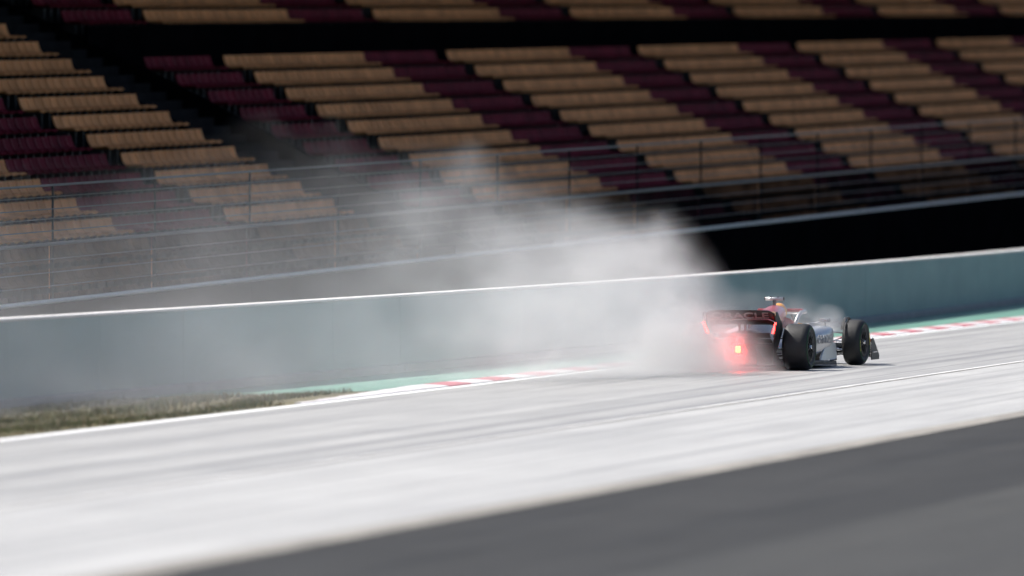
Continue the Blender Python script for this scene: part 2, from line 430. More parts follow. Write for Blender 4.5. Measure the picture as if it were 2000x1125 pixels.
# the dark stairway between the two
sw = empty('stairway', SO, SH); tag(sw, 'dark concrete stairway climbing between the two grandstand blocks', 'stairway')
for k in range(40):
    y = -4.76 + 0.34 * k; z = 1.28 + 0.175 * k
    bm = bmesh.new(); a, b_ = -37.98, -33.32
    hexa(bm, [(a, y, z - 0.5 + GR * a), (b_, y, z - 0.5 + GR * b_), (b_, y + 0.339, z - 0.5 + GR * b_), (a, y + 0.339, z - 0.5 + GR * a), (a, y, z + GR * a), (b_, y, z + GR * b_), (b_, y + 0.339, z + GR * b_), (a, y + 0.339, z + GR * a)])
    obj('step', bm, M_step, sw)

# black wall, rails and cables in front of the stands
sf = empty('spectator_fence', SO, SH); tag(sf, 'black wall with white top rail, posts and cables in front of the grandstands', 'fence')
FY = -6.0
def long_bar(z, r, a=-100, b=70, n=6, y=FY):
    return tube(bmesh.new(), [(a, y, z + GR * a), (b, y, z + GR * b)], r, n)
for k in range(28):
    a, b_ = -100 + 6 * k + 0.005, -94 + 6 * k - 0.005
    bm = bmesh.new(); hexa(bm, [(a, FY, -0.5), (b_, FY, -0.5), (b_, FY + 0.12, -0.5), (a, FY + 0.12, -0.5), (a, FY, 2.0 + GR * a), (b_, FY, 2.0 + GR * b_), (b_, FY + 0.12, 2.0 + GR * b_), (a, FY + 0.12, 2.0 + GR * a)])
    obj('wall_panel', bm, M_black, sf)
    for q in (a,):
        obj('post', tube(bmesh.new(), [(q + 0.1, FY + 0.06, 2.0 + GR * q), (q + 0.1, FY + 0.06, 3.95 + GR * q)], 0.02, 6), M_post, sf)
nm = bpy.data.materials.new('black_netting'); nm.use_nodes = True; T_ = NT(nm.node_tree); pb = nm.node_tree.nodes['Principled BSDF']
pb.inputs['Base Color'].default_value = (0.006, 0.006, 0.006, 1); pb.inputs['Roughness'].default_value = 0.95; pb.inputs['Specular IOR Level'].default_value = 0.0
T_.put(pb.inputs['Alpha'], T_.ramp(T_.noise(T_.coords((0.4, 1, 2.0)), 1.0, 3.0), [(0.3, 0.72), (0.7, 0.95)]))
for k in range(28):
    a, b_ = -100 + 6 * k + 0.03, -94 + 6 * k - 0.03
    bm = bmesh.new(); bm.faces.new([bm.verts.new(q) for q in ((a, FY + 0.09, 2.02 + GR * a), (b_, FY + 0.09, 2.02 + GR * b_), (b_, FY + 0.09, 2.96 + GR * b_), (a, FY + 0.09, 2.96 + GR * a))])
    obj('netting', bm, nm, sf)
obj('cap_rail', long_bar(2.045, 0.04, y=FY + 0.03), M_wrail, sf)
obj('hand_rail', long_bar(2.985, 0.032, y=FY + 0.02), M_rail, sf)
obj('hand_rail', long_bar(3.95, 0.022, y=FY + 0.02), M_rail, sf)
for z in (2.30, 2.52, 2.74, 3.2, 3.4, 3.56, 3.76):
    obj('cable', long_bar(z, 0.009, n=4, y=FY + 0.02), M_cable, sf)

# ------------------------------------------------------------------ the racing car (x forward, y left, z up, origin under the rear axle)
CAR_RZ = R(74.5); CAR_LOC = (3.67, 141.2, 0.0)
car = empty('racing_car', CAR_LOC, CAR_RZ)
tag(car, 'open-wheel racing car with black rear wing and lit red rear light throwing up spray', 'racing car')
def livery():
    m = bpy.data.materials.new('gloss_navy_livery'); m.use_nodes = True; T = NT(m.node_tree); b = m.node_tree.nodes['Principled BSDF']
    tc = T.node('ShaderNodeTexCoord'); sp = T.node('ShaderNodeSeparateXYZ'); T.l.new(tc.outputs['Object'], sp.inputs[0])
    x, y, z = sp.outputs
    wob = T.math('MULTIPLY', T.math('SUBTRACT', T.noise(T.coords((3, 3, 3)), 1.0, 2.0), 0.5), 0.30)
    top = T.math('GREATER_THAN', T.math('ADD', z, wob), 0.74)
    fwd = T.math('GREATER_THAN', x, 0.25)
    red = T.math('MULTIPLY', top, fwd)
    c = T.mix(red, (0.06, 0.065, 0.085), (0.55, 0.03, 0.04))
    yel = T.math('MULTIPLY', T.math('LESS_THAN', T.math('ADD', T.math('POWER', T.math('SUBTRACT', x, 1.15), 2.0), T.math('POWER', T.math('SUBTRACT', z, 0.70), 2.0)), 0.035), 1.0)
    c = T.mix(yel, c, (0.80, 0.42, 0.05))
    T.put(b.inputs['Base Color'], c); b.inputs['Roughness'].default_value = 0.28; b.inputs['Metallic'].default_value = 0.35
    b.inputs['Coat Weight'].default_value = 0.8; b.inputs['Coat Roughness'].default_value = 0.1
    return m
M_liv = livery()
M_silver = mat('silver_and_painted_sheen', (0.52, 0.52, 0.525), 0.38, metal=0.8, coat=0.3, vary=0.1, vscale=4.0)  # on dark body panels this silver paints in gloss reflection; camera pod is silver
M_carbon = mat('black_carbon', (0.012, 0.012, 0.013), 0.5, coat=0.0, vary=0.25, vscale=30.0)
M_rubber = mat('tyre_rubber', (0.014, 0.014, 0.015), 0.62, vary=0.2, vscale=8.0, bump=0.25, bscale=30.0)
M_rim = mat('dark_wheel_cover', (0.007, 0.007, 0.0075), 0.55, spec=0.3)
M_stripe = mat('green_tyre_band', (0.01, 0.10, 0.03), 0.6)
M_yel = mat('yellow_tyre_print', (0.65, 0.55, 0.02), 0.6)
M_metal = mat('bare_titanium', (0.6, 0.6, 0.6), 0.25, metal=0.95)
M_chrome = mat('silver_strut', (0.72, 0.73, 0.75), 0.18, metal=0.9)
M_redp = mat('red_paint', (0.45, 0.02, 0.03), 0.3, coat=0.6)
M_org = mat('orange_helmet_paint', (0.75, 0.33, 0.03), 0.25, coat=0.8)
M_letter = mat('white_lettering', (0.12, 0.12, 0.125), 0.5)
M_letter2 = mat('grey_lettering', (0.30, 0.30, 0.31), 0.45, metal=0.5)
M_led = mat('rain_light_led', (0.3, 0.02, 0.01), 0.4, emit=(1.0, 0.009, 0.002), estr=240.0)
M_strip = mat('endplate_led', (0.3, 0.02, 0.01), 0.4, emit=(1.0, 0.02, 0.018), estr=14.0)

# survival cell and nose
bm = bmesh.new()
loft(bm, [(4.72, 0, .20, .06, .03, .03, 2.4), (4.66, 0, .215, .10, .045, .04, 2.4), (4.3, 0, .29, .12, .07, .06, 2.6), (3.9, 0, .39, .15, .10, .09, 3), (3.4, 0, .47, .20, .14, .14, 3.4),
          (2.95, 0, .50, .26, .15, .19, 3.4), (2.6, 0, .50, .32, .13, .24, 3.2), (2.2, 0, .48, .37, .13, .30, 3.2), (1.7, 0, .46, .38, .16, .30, 3.2), (1.4, 0, .45, .36, .16, .3, 3)])
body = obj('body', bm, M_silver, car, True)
# engine cover with roll hoop
bm = bmesh.new()
loft(bm, [(1.86, 0, .86, .125, .10, .10, 2.2), (1.80, 0, .83, .15, .145, .17, 2.2), (1.55, 0, .76, .17, .215, .22, 2.1), (1.2, 0, .66, .21, .27, .30, 2.0), (.8, 0, .56, .27, .29, .34, 2.0),
          (.4, 0, .50, .27, .26, .32, 2.0), (.0, 0, .46, .23, .19, .26, 2.1), (-.3, 0, .44, .17, .12, .16, 2.3), (-.42, 0, .435, .14, .08, .10, 2.4)])
ec = obj('engine_cover', bm, M_liv, car, True)
bm = bmesh.new(); box(bm, -.02, 1.25, -.012, .012, .62, .66); v = list(bm.verts)
for q in v:
    if q.co.z > .65: q.co.z = .93 if q.co.x > 1 else .80
obj('shark_fin', bevel(bm, .004, 1), M_liv, ec)
bm = bmesh.new(); loft(bm, [(1.885, 0, .86, .10, .075, .075, 2.2), (1.845, 0, .86, .105, .08, .08, 2.2)]); obj('air_intake', bm, M_carbon, ec, True)
bm = bmesh.new(); lathe_y(bm, [(-.40, .035), (-.52, .062), (-.56, .066), (-.56, .056), (-.40, .04)], 20)
ex = obj('exhaust_pipe', bm, M_metal, car, True); ex.rotation_euler = (0, 0, R(-90)); ex.location = (0, 0, .47)
# sidepods
for s in (-1, 1):
    bm = bmesh.new()
    loft(bm, [(2.42, s * .54, .50, .20, .13, .10, 4), (2.38, s * .55, .48, .23, .16, .16, 4), (2.1, s * .56, .45, .25, .19, .20, 3.4), (1.6, s * .54, .41, .26, .20, .24, 3), (1.1, s * .47, .36, .25, .19, .25, 2.6),
              (.6, s * .36, .30, .20, .16, .21, 2.4), (.15, s * .24, .25, .12, .10, .16, 2.4)])
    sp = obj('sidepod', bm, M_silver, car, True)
    bm = bmesh.new(); box(bm, 2.405, 2.43, s * .54 - .15, s * .54 + .15, .42, .60); obj('air_inlet', bevel(bm, .01, 1), M_carbon, sp)
    if s < 0: lettering('lettering', 'ORACLE', M_letter2, sp, .80, .14, (1.62, -.817, .45), (1, -.03, 0), (0, .02, 1))
# floor, floor edge, fences, diffuser
bm = bmesh.new()
out = [(-.1, .45), (.25, .52), (.55, .72), (1.2, .80), (2.5, .80), (2.95, .62), (3.0, .25)]
poly = [(x, y) for x, y in out] + [(x, -y) for x, y in out[::-1]]
A = [bm.verts.new((x, y, .055)) for x, y in poly]; B = [bm.verts.new((x, y, .085)) for x, y in poly]
bm.faces.new(A[::-1]); bm.faces.new(B)
for k in range(len(poly)): bm.faces.new((A[k], A[(k + 1) % len(poly)], B[(k + 1) % len(poly)], B[k]))
fl = obj('floor', bm, M_carbon, car)
for s in (-1, 1):
    bm = bmesh.new()
    prof = [(1.45, .11), (1.7, .115), (2.35, .12), (2.52, .14), (2.56, .36), (2.40, .385), (2.0, .37), (1.7, .30), (1.5, .18)]
    a = [bm.verts.new((x, s * (.80 + .03 * math.sin((x - 1.4) * 2.6) - (z - .1) * .12), z)) for x, z in prof]
    b_ = [bm.verts.new((x, s * (.765 + .03 * math.sin((x - 1.4) * 2.6) - (z - .1) * .12), z)) for x, z in prof]
    bm.faces.new(a); bm.faces.new(b_[::-1])
    for k in range(len(prof)): bm.faces.new((a[k], a[(k + 1) % len(prof)], b_[(k + 1) % len(prof)], b_[k]))
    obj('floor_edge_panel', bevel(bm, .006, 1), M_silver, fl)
    for q, yy in enumerate((.40, .54, .68)):
        bm = bmesh.new(); box(bm, 2.55, 2.98, s * yy - .006, s * yy + .006, .085, .33 - .04 * q); obj('floor_fence', bm, M_carbon, fl)
    bm = bmesh.new(); box(bm, .75, 1.45, s * .83 - .02, s * .83 + .02, .09, .125); obj('edge_wing', bevel(bm, .008, 1), M_carbon, fl)
bm = bmesh.new()
def dz(x): return .06 + .34 * max(0, (.25 - x) / .83) ** 1.5
top = [(x, dz(x) + .02) for x in (.25, 0, -.2, -.4, -.58)]; bot = [(x, dz(x)) for x in (-.58, -.4, -.2, 0, .25)]
extrude_profile(bm, top + bot, -.52, .52)
df = obj('diffuser', bm, M_carbon, car)
for yy in (-.525, -.26, .26, .525):
    bm = bmesh.new(); pr = [(.2, .055), (-.58, .10), (-.58, .40 if abs(yy) > .4 else .36), (-.2, dz(-.2)), (.2, .075)]
    extrude_profile(bm, pr, yy - .006, yy + .006); obj('strake', bm, M_carbon, df)
# rear bodywork hump and crash structure, rain light
bm = bmesh.new()
loft(bm, [(.1, 0, .40, .26, .24, .1, 2.4), (-.2, 0, .42, .27, .21, .08, 2.4), (-.40, 0, .45, .255, .165, .06, 2.6), (-.43, 0, .45, .24, .15, .05, 2.6)])
obj('rear_shroud', bm, M_carbon, car, True)
bm = bmesh.new(); loft(bm, [(-.2, 0, .34, .12, .09, .09, 3), (-.5, 0, .335, .085, .08, .08, 3), (-.66, 0, .33, .075, .075, .075, 3.5)]); cs = obj('crash_structure', bm, M_carbon, car, True)
bm = bmesh.new(); box(bm, -.685, -.655, -.066, .066, .26, .40); rl = obj('rain_light', bevel(bm, .008, 2), M_carbon, car)
for k in range(5):
    for yy in (-.0265, .0265):
        bm = bmesh.new(); z = .283 + .0215 * k; box(bm, -.697, -.684, yy * .8 - .0185, yy * .8 + .0185, z, z + .013); obj('led', bevel(bm, .003, 1), M_led, rl)
# rear wing
def tipcurve(x, y, z):
    t = max(0, (abs(y) - .40) / .17); return (x, y, z - .07 * t * t)
bm = bmesh.new(); extrude_profile(bm, foil(-.22, .72, .30, R(14), .08, .09), -.57, .57, 16, tipcurve); rw = obj('rear_wing', bm, M_carbon, car, True)
bm = bmesh.new(); extrude_profile(bm, foil(-.46, .795, .17, R(56), .07, .06), -.55, .55, 12, lambda x, y, z: (x, y, z - .05 * max(0, (abs(y) - .42) / .13) ** 2)); fp = obj('flap', bm, M_carbon, rw, True)
lettering('lettering', 'ORACLE', M_letter, rw, .90, .105, (-.548, 0, .852), (0, -1, 0), (-.56, 0, .83), .004)
for s in (-1, 1):
    bm = bmesh.new()
    pr = [(-.18, .70), (-.16, .62), (-.20, .40), (-.26, .22), (-.40, .22), (-.50, .40), (-.585, .60), (-.60, .78), (-.57, .905), (-.50, .91), (-.30, .78)]
    def ey(z): return s * (.575 - .10 * max(0, (.62 - z) / .40) ** 1.0)
    a = [bm.verts.new((x, ey(z) + s * .008, z)) for x, z in pr]; b_ = [bm.verts.new((x, ey(z) - s * .008, z)) for x, z in pr]
    bm.faces.new(a); bm.faces.new(b_[::-1])
    for k in range(len(pr)): bm.faces.new((a[k], a[(k + 1) % len(pr)], b_[(k + 1) % len(pr)], b_[k]))
    ep = obj('endplate', bm, M_carbon, rw)
    bm = bmesh.new(); y1, y0 = s * .575, s * .515
    hexa(bm, [(-.545, y0 - .014, .575), (-.545, y0 + .014, .575), (-.53, y0 + .014, .575), (-.53, y0 - .014, .575), (-.605, y1 - .014, .745), (-.605, y1 + .014, .745), (-.59, y1 + .014, .745), (-.59, y1 - .014, .745)])
    obj('endplate_light', bm, M_strip, rw)
for yy in (-.045, .045):
    bm = bmesh.new(); hexa(bm, [(-.40, yy - .009, .42), (-.28, yy - .009, .42), (-.28, yy + .009, .42), (-.40, yy + .009, .42), (-.46, yy - .009, .735), (-.36, yy - .009, .725), (-.36, yy + .009, .725), (-.46, yy + .009, .735)])
    obj('pylon', bm, M_carbon, rw)
bm = bmesh.new(); extrude_profile(bm, foil(-.30, .42, .16, R(25), .08, .1), -.47, .47, 6); obj('beam_wing', bm, M_carbon, car, True)
bm = bmesh.new(); extrude_profile(bm, foil(-.38, .50, .13, R(40), .08, .1), -.45, .45, 6); obj('beam_wing', bm, M_carbon, car, True)
# wheels
def tyre_prof(w, r):
    h = w / 2
    return [(-h + .02, .235), (-h + .004, .27), (-h, r - .075), (-h + .016, r - .03), (-h + .05, r - .006), (-h * .5, r), (0, r + .001), (h * .5, r), (h - .05, r - .006), (h - .016, r - .03), (h, r - .075), (h - .004, .27), (h - .02, .235), (-h + .02, .235)]
def wheel_meshes(w, r=.36):
    h = w / 2; d = {}
    bm = bmesh.new(); lathe_y(bm, tyre_prof(w, r), 56); d['tyre'] = mesh_of(bm, 'tyre', M_rubber, True)
    bm = bmesh.new(); lathe_y(bm, [(-h + .03, .001), (-h + .03, .06), (-h + .045, .07), (-h + .02, .16), (-h + .012, .225), (-h + .02, .238), (h - .02, .238), (h - .03, .20), (h - .05, .06), (h - .05, .001)], 40); d['rim'] = mesh_of(bm, 'rim', M_rim, True)
    bm = bmesh.new(); lathe_y(bm, [(-h - .0015, .293), (-h - .003, .30), (-h - .0015, .305), (-h + .01, .30), (-h - .0015, .293)], 56); d['tyre_band'] = mesh_of(bm, 'tyre_band', M_stripe, True)
    bm = bmesh.new(); lathe_y(bm, [(-h + .02, .001), (-h - .004, .018), (-h + .0, .034), (-h + .05, .045)], 6); d['wheel_nut'] = mesh_of(bm, 'wheel_nut', M_metal)
    return d
WR, WF = wheel_meshes(.405), wheel_meshes(.305)
for nm, D, x, w in (('rear', WR, 0.0, .405), ('front', WF, 3.6, .305)):
    for s in (-1, 1):
        bm = bmesh.new(); tube(bm, [(0, -.05, 0), (0, .10, 0)], [.17, .15], 20)
        wh = obj('wheel', bm, M_carbon, car, False, (x, s * (1.0 - w / 2), .36)); wh.rotation_euler = (0, R(20) if x else R(-12), R(180) if s > 0 else (R(-2) if x else 0))
        for k in ('tyre', 'rim', 'tyre_band', 'wheel_nut'): link(k, D[k], wh)
        for q in range(10):
            a = 2 * math.pi * q / 10; bm = bmesh.new()
            p = [Vector((math.cos(a + da) * rr, -w / 2 + .010, math.sin(a + da) * rr)) for da, rr in ((-.08, .07), (.08, .07), (.05, .215), (-.05, .215))]
            hexa(bm, [v_ + Vector((0, 0.02, 0)) for v_ in p] + p); obj('spoke', bm, M_rim, wh)
        if x:
            for a0 in (0.2, 3.34):
                bm = bmesh.new()
                for q in range(6):
                    a = a0 + q * .11; p = [Vector((math.cos(a + da) * rr, -w / 2 - .002, math.sin(a + da) * rr)) for da, rr in ((0, .275), (.08, .275), (.08, .298), (0, .298))]
                    hexa(bm, [v_ + Vector((0, .004, 0)) for v_ in p] + p)
                obj('tyre_print', bm, M_yel, wh)
# suspension arms
for s in (-1, 1):
    for p0, p1 in (((3.35, .22, .56), (3.58, .72, .50)), ((3.85, .16, .52), (3.62, .72, .50)), ((3.25, .24, .30), (3.55, .74, .22)), ((3.9, .15, .32), (3.62, .74, .22)), ((3.55, .24, .30), (3.6, .72, .46)), ((3.78, .16, .40), (3.72, .74, .36))):
        bm = bmesh.new(); blade(bm, (p0[0], s * p0[1], p0[2]), (p1[0], s * p1[1], p1[2]), .028, .010); obj('suspension_arm', bm, M_chrome, car, True)
    for p0, p1 in (((.45, .22, .46), (.05, .62, .50)), ((-.15, .18, .45), (-.02, .62, .50)), ((.5, .25, .24), (.04, .64, .22)), ((-.2, .16, .25), (-.03, .64, .22)), ((-.25, .14, .34), (-.12, .64, .33)), ((.1, .2, .5), (.02, .62, .26))):
        bm = bmesh.new(); blade(bm, (p0[0], s * p0[1], p0[2]), (p1[0], s * p1[1], p1[2]), .026, .011); obj('suspension_arm', bm, M_chrome, car, True)
    # brake drum winglets inside the wheels
    for zz in (.16, .21, .26):
        bm = bmesh.new(); box(bm, -.32, -.05, s * .52 - .07, s * .52 + .07, zz, zz + .012); obj('brake_winglet', bm, M_carbon, car)
    # deflector over the front tyre
    bm = bmesh.new(); pr = []
    for k in range(9):
        a = R(60 + 11 * k); pr.append((3.6 + math.cos(a) * .40, .36 + math.sin(a) * .40))
    pr += [(3.6 + math.cos(R(60 + 11 * k)) * .388, .36 + math.sin(R(60 + 11 * k)) * .388) for k in range(8, -1, -1)]
    extrude_profile(bm, pr, s * .68, s * .73); obj('tyre_deflector', bm, M_carbon, car)
    # mirror
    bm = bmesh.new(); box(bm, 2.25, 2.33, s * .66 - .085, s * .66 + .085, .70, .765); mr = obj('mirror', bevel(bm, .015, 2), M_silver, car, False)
    bm = bmesh.new(); box(bm, 2.243, 2.2485, s * .66 - .07, s * .66 + .07, .71, .755); obj('mirror_glass', bm, M_chrome, mr)
    bm = bmesh.new(); blade(bm, (2.32, s * .33, .665), (2.30, s * .58, .705), .02, .006); obj('mirror_stalk', bm, M_chrome, mr)
    bm = bmesh.new(); blade(bm, (2.32, s * .66, .62), (2.30, s * .66, .705), .02, .006); obj('mirror_stalk', bm, M_chrome, mr)
# halo
bm = bmesh.new(); pth = []
for k in range(25):
    a = math.pi * k / 24 - math.pi / 2
    yy = math.sin(a) * .345; xx = 2.05 + .70 * math.cos(a) ** .8 if abs(a) < 1.55 else 2.05
    pth.append((xx, yy, .865 - .02 * abs(math.cos(a))))
pth = [(1.62, -.33, .64), (1.78, -.345, .78), (1.92, -.348, .845)] + pth + [(1.92, .348, .845), (1.78, .345, .78), (1.62, .33, .64)]
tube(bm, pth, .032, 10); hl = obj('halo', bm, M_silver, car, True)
bm = bmesh.new(); tube(bm, [(2.74, 0, .845), (2.86, 0, .74), (2.98, 0, .60)], [.022, .018, .022], 8); obj('halo_pillar', bm, M_carbon, hl, True)
bm = bmesh.new(); box(bm, 2.0, 2.12, -.36, -.12, .865, .915); bevel(bm, .01, 2); obj('halo_winglet', bm, M_redp, hl)
bm = bmesh.new(); box(bm, 2.0, 2.12, .12, .36, .865, .915); bevel(bm, .01, 2); obj('halo_winglet', bm, M_redp, hl)
# cockpit surround
bm = bmesh.new(); loft(bm, [(1.70, 0, .66, .30, .14, .1, 2.6), (1.85, 0, .64, .33, .10, .1, 2.6), (1.95, 0, .62, .33, .06, .1, 2.6)]); obj('headrest', bm, M_redp, car, True)
for s in (-1, 1):
    bm = bmesh.new(); loft(bm, [(1.9, s * .30, .63, .06, .07, .08, 2.6), (2.4, s * .30, .615, .05, .05, .07, 2.6), (2.75, s * .24, .60, .03, .03, .06, 2.6)]); obj('cockpit_rim', bm, M_org, car, True)
# camera pod on the roll hoop
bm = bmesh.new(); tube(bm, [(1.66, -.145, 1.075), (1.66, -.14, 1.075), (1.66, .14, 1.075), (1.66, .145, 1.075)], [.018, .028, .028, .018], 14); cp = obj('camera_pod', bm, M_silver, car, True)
bm = bmesh.new(); box(bm, 1.62, 1.70, -.022, .022, .93, 1.06); obj('pod_pillar', bevel(bm, .006, 1), M_carbon, cp)
for yy in (-.06, .06):
    bm = bmesh.new(); box(bm, 1.628, 1.69, yy - .012, yy + .012, 1.095, 1.112); obj('pod_lens', bevel(bm, .004, 1), M_carbon, cp)
for s in (-1, 1):
    bm = bmesh.new(); tube(bm, [(1.66, s * .143, 1.075), (1.66, s * .158, 1.075)], .024, 12); obj('pod_cap', bm, M_carbon, cp)
# front wing
def fw(x, y, z):
    t = abs(y); return (x - .28 * (t / .95) ** 2 + .05, y, z + .05 * math.sin(min(1, t / .95) * 3.0))
bm = bmesh.new(); extrude_profile(bm, foil(4.72, .10, .26, R(4), .05, .05), -.96, .96, 16, fw); fwg = obj('front_wing', bm, M_carbon, car, True)
for k, (x, z, a) in enumerate(((4.52, .125, 14), (4.39, .165, 24), (4.27, .215, 32))):
    bm = bmesh.new(); extrude_profile(bm, foil(x, z, .15, R(a), .05, .06), -.95, .95, 16, fw); obj('flap', bm, M_chrome if k == 2 else M_carbon, fwg, True)
for s in (-1, 1):
    bm = bmesh.new(); pr = [(4.60, .07), (4.10, .07), (4.06, .20), (4.12, .40), (4.22, .42), (4.42, .28), (4.62, .14)]
    extrude_profile(bm, pr, s * .985 - .007, s * .985 + .007); ep = obj('endplate', bm, M_carbon, fwg)
    bm = bmesh.new(); tube(bm, [(4.12, s * .93, .12), (4.14, s * .935, .34)], .03, 10); obj('wing_end_tube', bm, M_chrome, fwg, True)
    bm = bmesh.new(); box(bm, 4.02, 4.30, s * 1.0, s * 1.035, .19, .20); obj('dive_plane', bm, M_chrome, fwg)
    bm = bmesh.new(); box(bm, 4.12, 4.18, s * .93 - .04, s * .93 + .04, .345, .41); obj('end_tip', bevel(bm, .01, 1), M_redp, fwg)

# ------------------------------------------------------------------ the driver: one continuous body, seated, arms forward
def person():
    bm = bmesh.new(); lay = bm.verts.layers.skin.verify()
    J = {'pelvis': ((1.98, 0, .30), .14), 'waist': ((1.92, 0, .42), .145), 'chest': ((1.90, 0, .56), .155), 'neck': ((1.92, 0, .68), .065), 'head': ((1.95, 0, .80), .095)}
    for s, q in ((-1, 'r'), (1, 'l')):
        J['sh' + q] = ((1.92, s * .17, .59), .065); J['el' + q] = ((2.14, s * .22, .46), .048); J['wr' + q] = ((2.36, s * .13, .52), .034); J['hd' + q] = ((2.43, s * .12, .54), .038)
        J['hip' + q] = ((2.04, s * .09, .27), .10); J['kn' + q] = ((2.48, s * .11, .42), .075); J['an' + q] = ((2.90, s * .09, .36), .05); J['ft' + q] = ((3.0, s * .09, .42), .035)
    V = {}
    for k, (p, r) in J.items():
        v = bm.verts.new(p); v[lay].radius = (r, r); V[k] = v
    V['pelvis'][lay].use_root = True
    E_ = [('pelvis', 'waist'), ('waist', 'chest'), ('chest', 'neck'), ('neck', 'head')]
    for q in 'rl': E_ += [('chest', 'sh' + q), ('sh' + q, 'el' + q), ('el' + q, 'wr' + q), ('wr' + q, 'hd' + q), ('pelvis', 'hip' + q), ('hip' + q, 'kn' + q), ('kn' + q, 'an' + q), ('an' + q, 'ft' + q)]
    for a, b_ in E_: bm.edges.new((V[a], V[b_]))
    me = bpy.data.meshes.new('person'); bm.to_mesh(me); bm.free()
    o = link('person', me, None, CAR_LOC, CAR_RZ)
    o.modifiers.new('skin', 'SKIN'); o.modifiers.new('sub', 'SUBSURF').levels = 2
    m2 = bpy.data.meshes.new_from_object(o.evaluated_get(bpy.context.evaluated_depsgraph_get()))
    o.modifiers.clear(); o.data = m2; m2.materials.clear(); m2.materials.append(mat('navy_race_suit', (0.015, 0.02, 0.06), 0.8, vary=0.2, vscale=20.0))
    for p in m2.polygons: p.use_smooth = True
    tag(o, 'person in dark race suit and orange helmet seated in the racing car', 'person')
    bm = bmesh.new(); bmesh.ops.create_uvsphere(bm, u_segments=28, v_segments=18, radius=.14)
    for v in bm.verts:
        v.co = Vector((1.965 + v.co.x * 1.0, v.co.y * .90, .865 + v.co.z * 1.02))
        if v.co.z < .78 and v.co.x > 1.97: v.co.x += .015
    h = obj('helmet', bm, M_org, o, True)
    bm = bmesh.new()
    A = []
    for z, rr in ((.855, .143), (.92, .132)):
        A.append([bm.verts.new((1.966 + math.cos(a) * rr * 1.0, math.sin(a) * rr * .92, z)) for a in [R(-70 + 14 * k) for k in range(11)]])
    for k in range(10): bm.faces.new((A[0][k], A[0][k + 1], A[1][k + 1], A[1][k]))
    obj('visor', bm, M_carbon, h, True)
person()

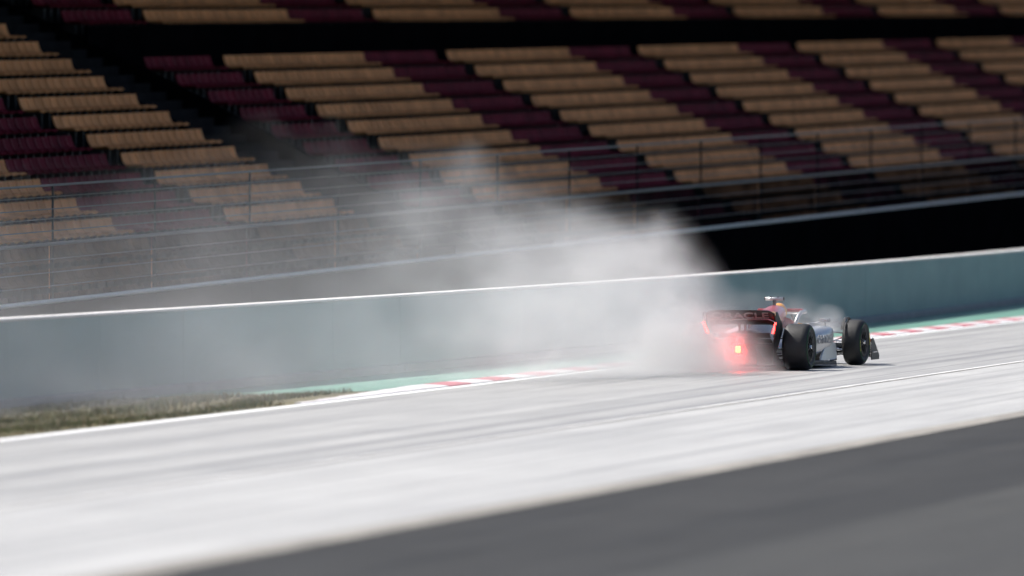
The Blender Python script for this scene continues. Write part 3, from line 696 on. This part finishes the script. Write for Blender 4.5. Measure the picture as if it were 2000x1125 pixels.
# ------------------------------------------------------------------ spray thrown up behind the car
def plume(name, loc, rz, L, u0, lists, hull_w, hull_h, noise_scale, contrast, step, dens, seed, label, shu, shy):
    """local x runs back along the plume from the tyres; ramps give centre line, half width, height, base and strength along it"""
    def at(key, u):
        p = lists[key]
        for (a, va), (b_, vb) in zip(p, p[1:]):
            if u <= b_: return va + (vb - va) * max(0, (u - a)) / (b_ - a)
        return p[-1][1]
    m = bpy.data.materials.new(name + '_air'); m.use_nodes = True; T = NT(m.node_tree); T.n.clear()
    out = T.node('ShaderNodeOutputMaterial'); pv = T.node('ShaderNodeVolumeScatter')
    pv.inputs['Color'].default_value = (0.965, 0.965, 0.985, 1); pv.inputs['Anisotropy'].default_value = 0.25
    T.l.new(pv.outputs[0], out.inputs['Volume'])
    tc = T.node('ShaderNodeTexCoord'); sp = T.node('ShaderNodeSeparateXYZ'); T.l.new(tc.outputs['Object'], sp.inputs[0]); x, y, z = sp.outputs
    x = T.math('SUBTRACT', x, T.math('MULTIPLY', z, shu)); y = T.math('ADD', y, T.math('MULTIPLY', z, shy))     # higher spray is older: further back, further downwind
    f = T.math('DIVIDE', T.math('SUBTRACT', x, u0), L, True)
    us = sorted({u for k in ('yc', 'w', 'h', 'a') for u, _ in lists[k]})
    rp = T.node('ShaderNodeValToRGB'); el = rp.color_ramp.elements
    while len(el) < len(us): el.new(0.5)
    for e, u in zip(el, us):
        e.position = (u - u0) / L; e.color = (at('yc', u) / 10.0, at('w', u) / 5.0, at('h', u) / 6.0, at('a', u) / 4.0)
    T.put(rp.inputs[0], f); sc_ = T.node('ShaderNodeSeparateXYZ'); T.l.new(rp.outputs[0], sc_.inputs[0])
    yc = T.math('MULTIPLY_ADD', sc_.outputs[0], 10.0); yc.node.inputs[2].default_value = -5.0
    w = T.math('MULTIPLY', sc_.outputs[1], 5.0); h = T.math('MULTIPLY', sc_.outputs[2], 6.0); A = rp.outputs[1]
    z0 = lists['z0'][0][1]
    nz = T.noise(T.coords((noise_scale * 0.45, noise_scale, noise_scale * 1.25), (seed, seed * 2, 0)), 1.0, 4.0, 0.55)
    big = T.noise(T.coords((noise_scale * 0.38, noise_scale * 0.55, noise_scale * 0.6), (seed * 3, 0, seed)), 1.0, 2.0, 0.6)
    wob = T.math('MULTIPLY', T.math('SUBTRACT', big, 0.5), 0.95)
    dy = T.math('DIVIDE', T.math('SUBTRACT', y, yc), w)
    side = T.math('SUBTRACT', T.math('ADD', 1.0, wob), T.math('MULTIPLY', dy, dy), True)
    up = T.math('DIVIDE', T.math('SUBTRACT', z, z0), h)
    topf = T.math('SUBTRACT', T.math('ADD', 1.0, wob), up, True)
    lowf = T.math('MULTIPLY', T.math('ADD', up, 0.10), 9.0, True)
    shape = T.math('MULTIPLY', T.math('MULTIPLY', T.math('POWER', side, 2.3), T.math('POWER', topf, 1.0)), lowf)
    n2 = T.ramp(nz, [(0.5 - contrast, 0.0), (0.5 + contrast, 1.0)])
    n2 = T.math('ADD', T.math('MULTIPLY', n2, 0.85), 0.15)
    d = T.math('MULTIPLY', T.math('MULTIPLY', shape, n2), T.math('MULTIPLY', A, 4.0 * dens))
    T.l.new(d, pv.inputs['Density'])
    m.cycles.volume_step_rate = step
    m.cycles.volume_sampling = 'MULTIPLE_IMPORTANCE'
    # closed hull round the plume
    bm = bmesh.new(); rings = []; N = 14
    for k in range(N + 1):
        u = u0 + L * k / N; c = at('yc', u) - 5.0; ww = at('w', u) * hull_w; hh = at('h', u) * hull_h; zz = max(0.012, at('z0', u) - .1 * at('h', u))
        ring = []
        for a in [math.pi * j / 10 for j in range(11)]:
            hz = zz if math.sin(a) < .01 else zz + math.sin(a) * hh
            ring.append(bm.verts.new((u + shu * hz, c + math.cos(a) * ww - shy * hz, hz)))
        rings.append(ring)
    for a, b_ in zip(rings, rings[1:]):
        for j in range(11): bm.faces.new((a[j], a[(j + 1) % 11], b_[(j + 1) % 11], b_[j]))
    bm.faces.new(rings[0]); bm.faces.new(rings[-1][::-1])
    o = obj(name, bm, m, None, False, loc, rz); o['kind'] = 'stuff'; tag(o, label, 'spray')
    return o
# back along the track and drifting to the far side, over the wall
BACK = CAR_RZ + math.pi          # local x points backward; local y then points to the car's right
plume('tyre_spray', CAR_LOC, BACK, 10.2, -1.2, {
    'yc': [(-1.2, 5.0 - .55), (0, 5 - .42), (2, 5 - .45), (5, 5 - 1.3), (9, 5 - 2.3)],
    'w': [(-1.2, .65), (0, 1.05), (1, 1.4), (4, 2.2), (9, 3.1)],
    'h': [(-1.2, .9), (0, 1.6), (1, 2.3), (2, 2.75), (4, 3.2), (9, 3.7)],
    'z0': [(-1.2, .02), (9, .02)],
    'a': [(-1.2, .0), (-.6, 1.7), (.3, 2.7), (1.2, 2.4), (2.5, 1.5), (4.5, .72), (7, .34), (9, .0)]},
    1.25, 1.4, 0.95, 0.18, 0.55, 1.0, 3.0, 'dense pale spray cloud rising right behind the racing car', .65, .42)
plume('underfloor_spray', CAR_LOC, BACK, 1.7, 0.45, {
    'yc': [(.45, 5.0 - .02), (1.2, 5 - .1), (2.15, 5 - .35)],
    'w': [(.45, .30), (1.2, .48), (2.15, .75)],
    'h': [(.45, .48), (1.2, .6), (2.15, .8)],
    'z0': [(.45, .13), (2.15, .13)],
    'a': [(.45, .0), (.62, 3.0), (.95, 2.8), (1.4, 1.1), (2.15, .0)]},
    1.25, 1.4, 2.2, 0.26, 0.6, 1.0, 2.0, 'small red-lit mist round the rear light of the racing car', .2, .1)
plume('drifting_spray', CAR_LOC, BACK, 30.0, 4.0, {
    'yc': [(4, 5 - 1.2), (10, 5 - 2.5), (20, 5 - 3.5), (34, 5 - 4.0)],
    'w': [(4, 1.9), (10, 2.8), (20, 3.8), (34, 4.6)],
    'h': [(4, 3.1), (10, 3.1), (20, 3.0), (34, 3.2)],
    'z0': [(4, .02), (34, .02)],
    'a': [(4, .0), (8, .15), (13, .085), (20, .085), (34, .07)]},
    1.25, 1.4, 0.65, 0.20, 0.9, 1.0, 8.0, 'thin grey spray drifting over the teal wall far behind the racing car', .5, .35)
FW = (CAR_LOC[0] + 3.6 * math.cos(CAR_RZ) + .80 * math.sin(CAR_RZ), CAR_LOC[1] + 3.6 * math.sin(CAR_RZ) - .80 * math.cos(CAR_RZ), 0)
plume('front_tyre_spray', FW, BACK, 4.8, -0.35, {
    'yc': [(-.35, 5 - .05), (1.5, 5 - .35), (4.45, 5 - 1.1)],
    'w': [(-.35, .22), (1, .42), (4.45, .9)],
    'h': [(-.35, .30), (.3, .50), (1.2, .62), (4.45, .8)],
    'z0': [(-.35, .55), (4.45, .55)],
    'a': [(-.35, .0), (-.1, 2.2), (.5, 1.0), (2, .45), (4.45, .0)]},
    1.25, 1.35, 2.4, 0.22, 0.8, 1.0, 5.0, 'faint mist curling off the front tyre of the racing car', .5, .2)
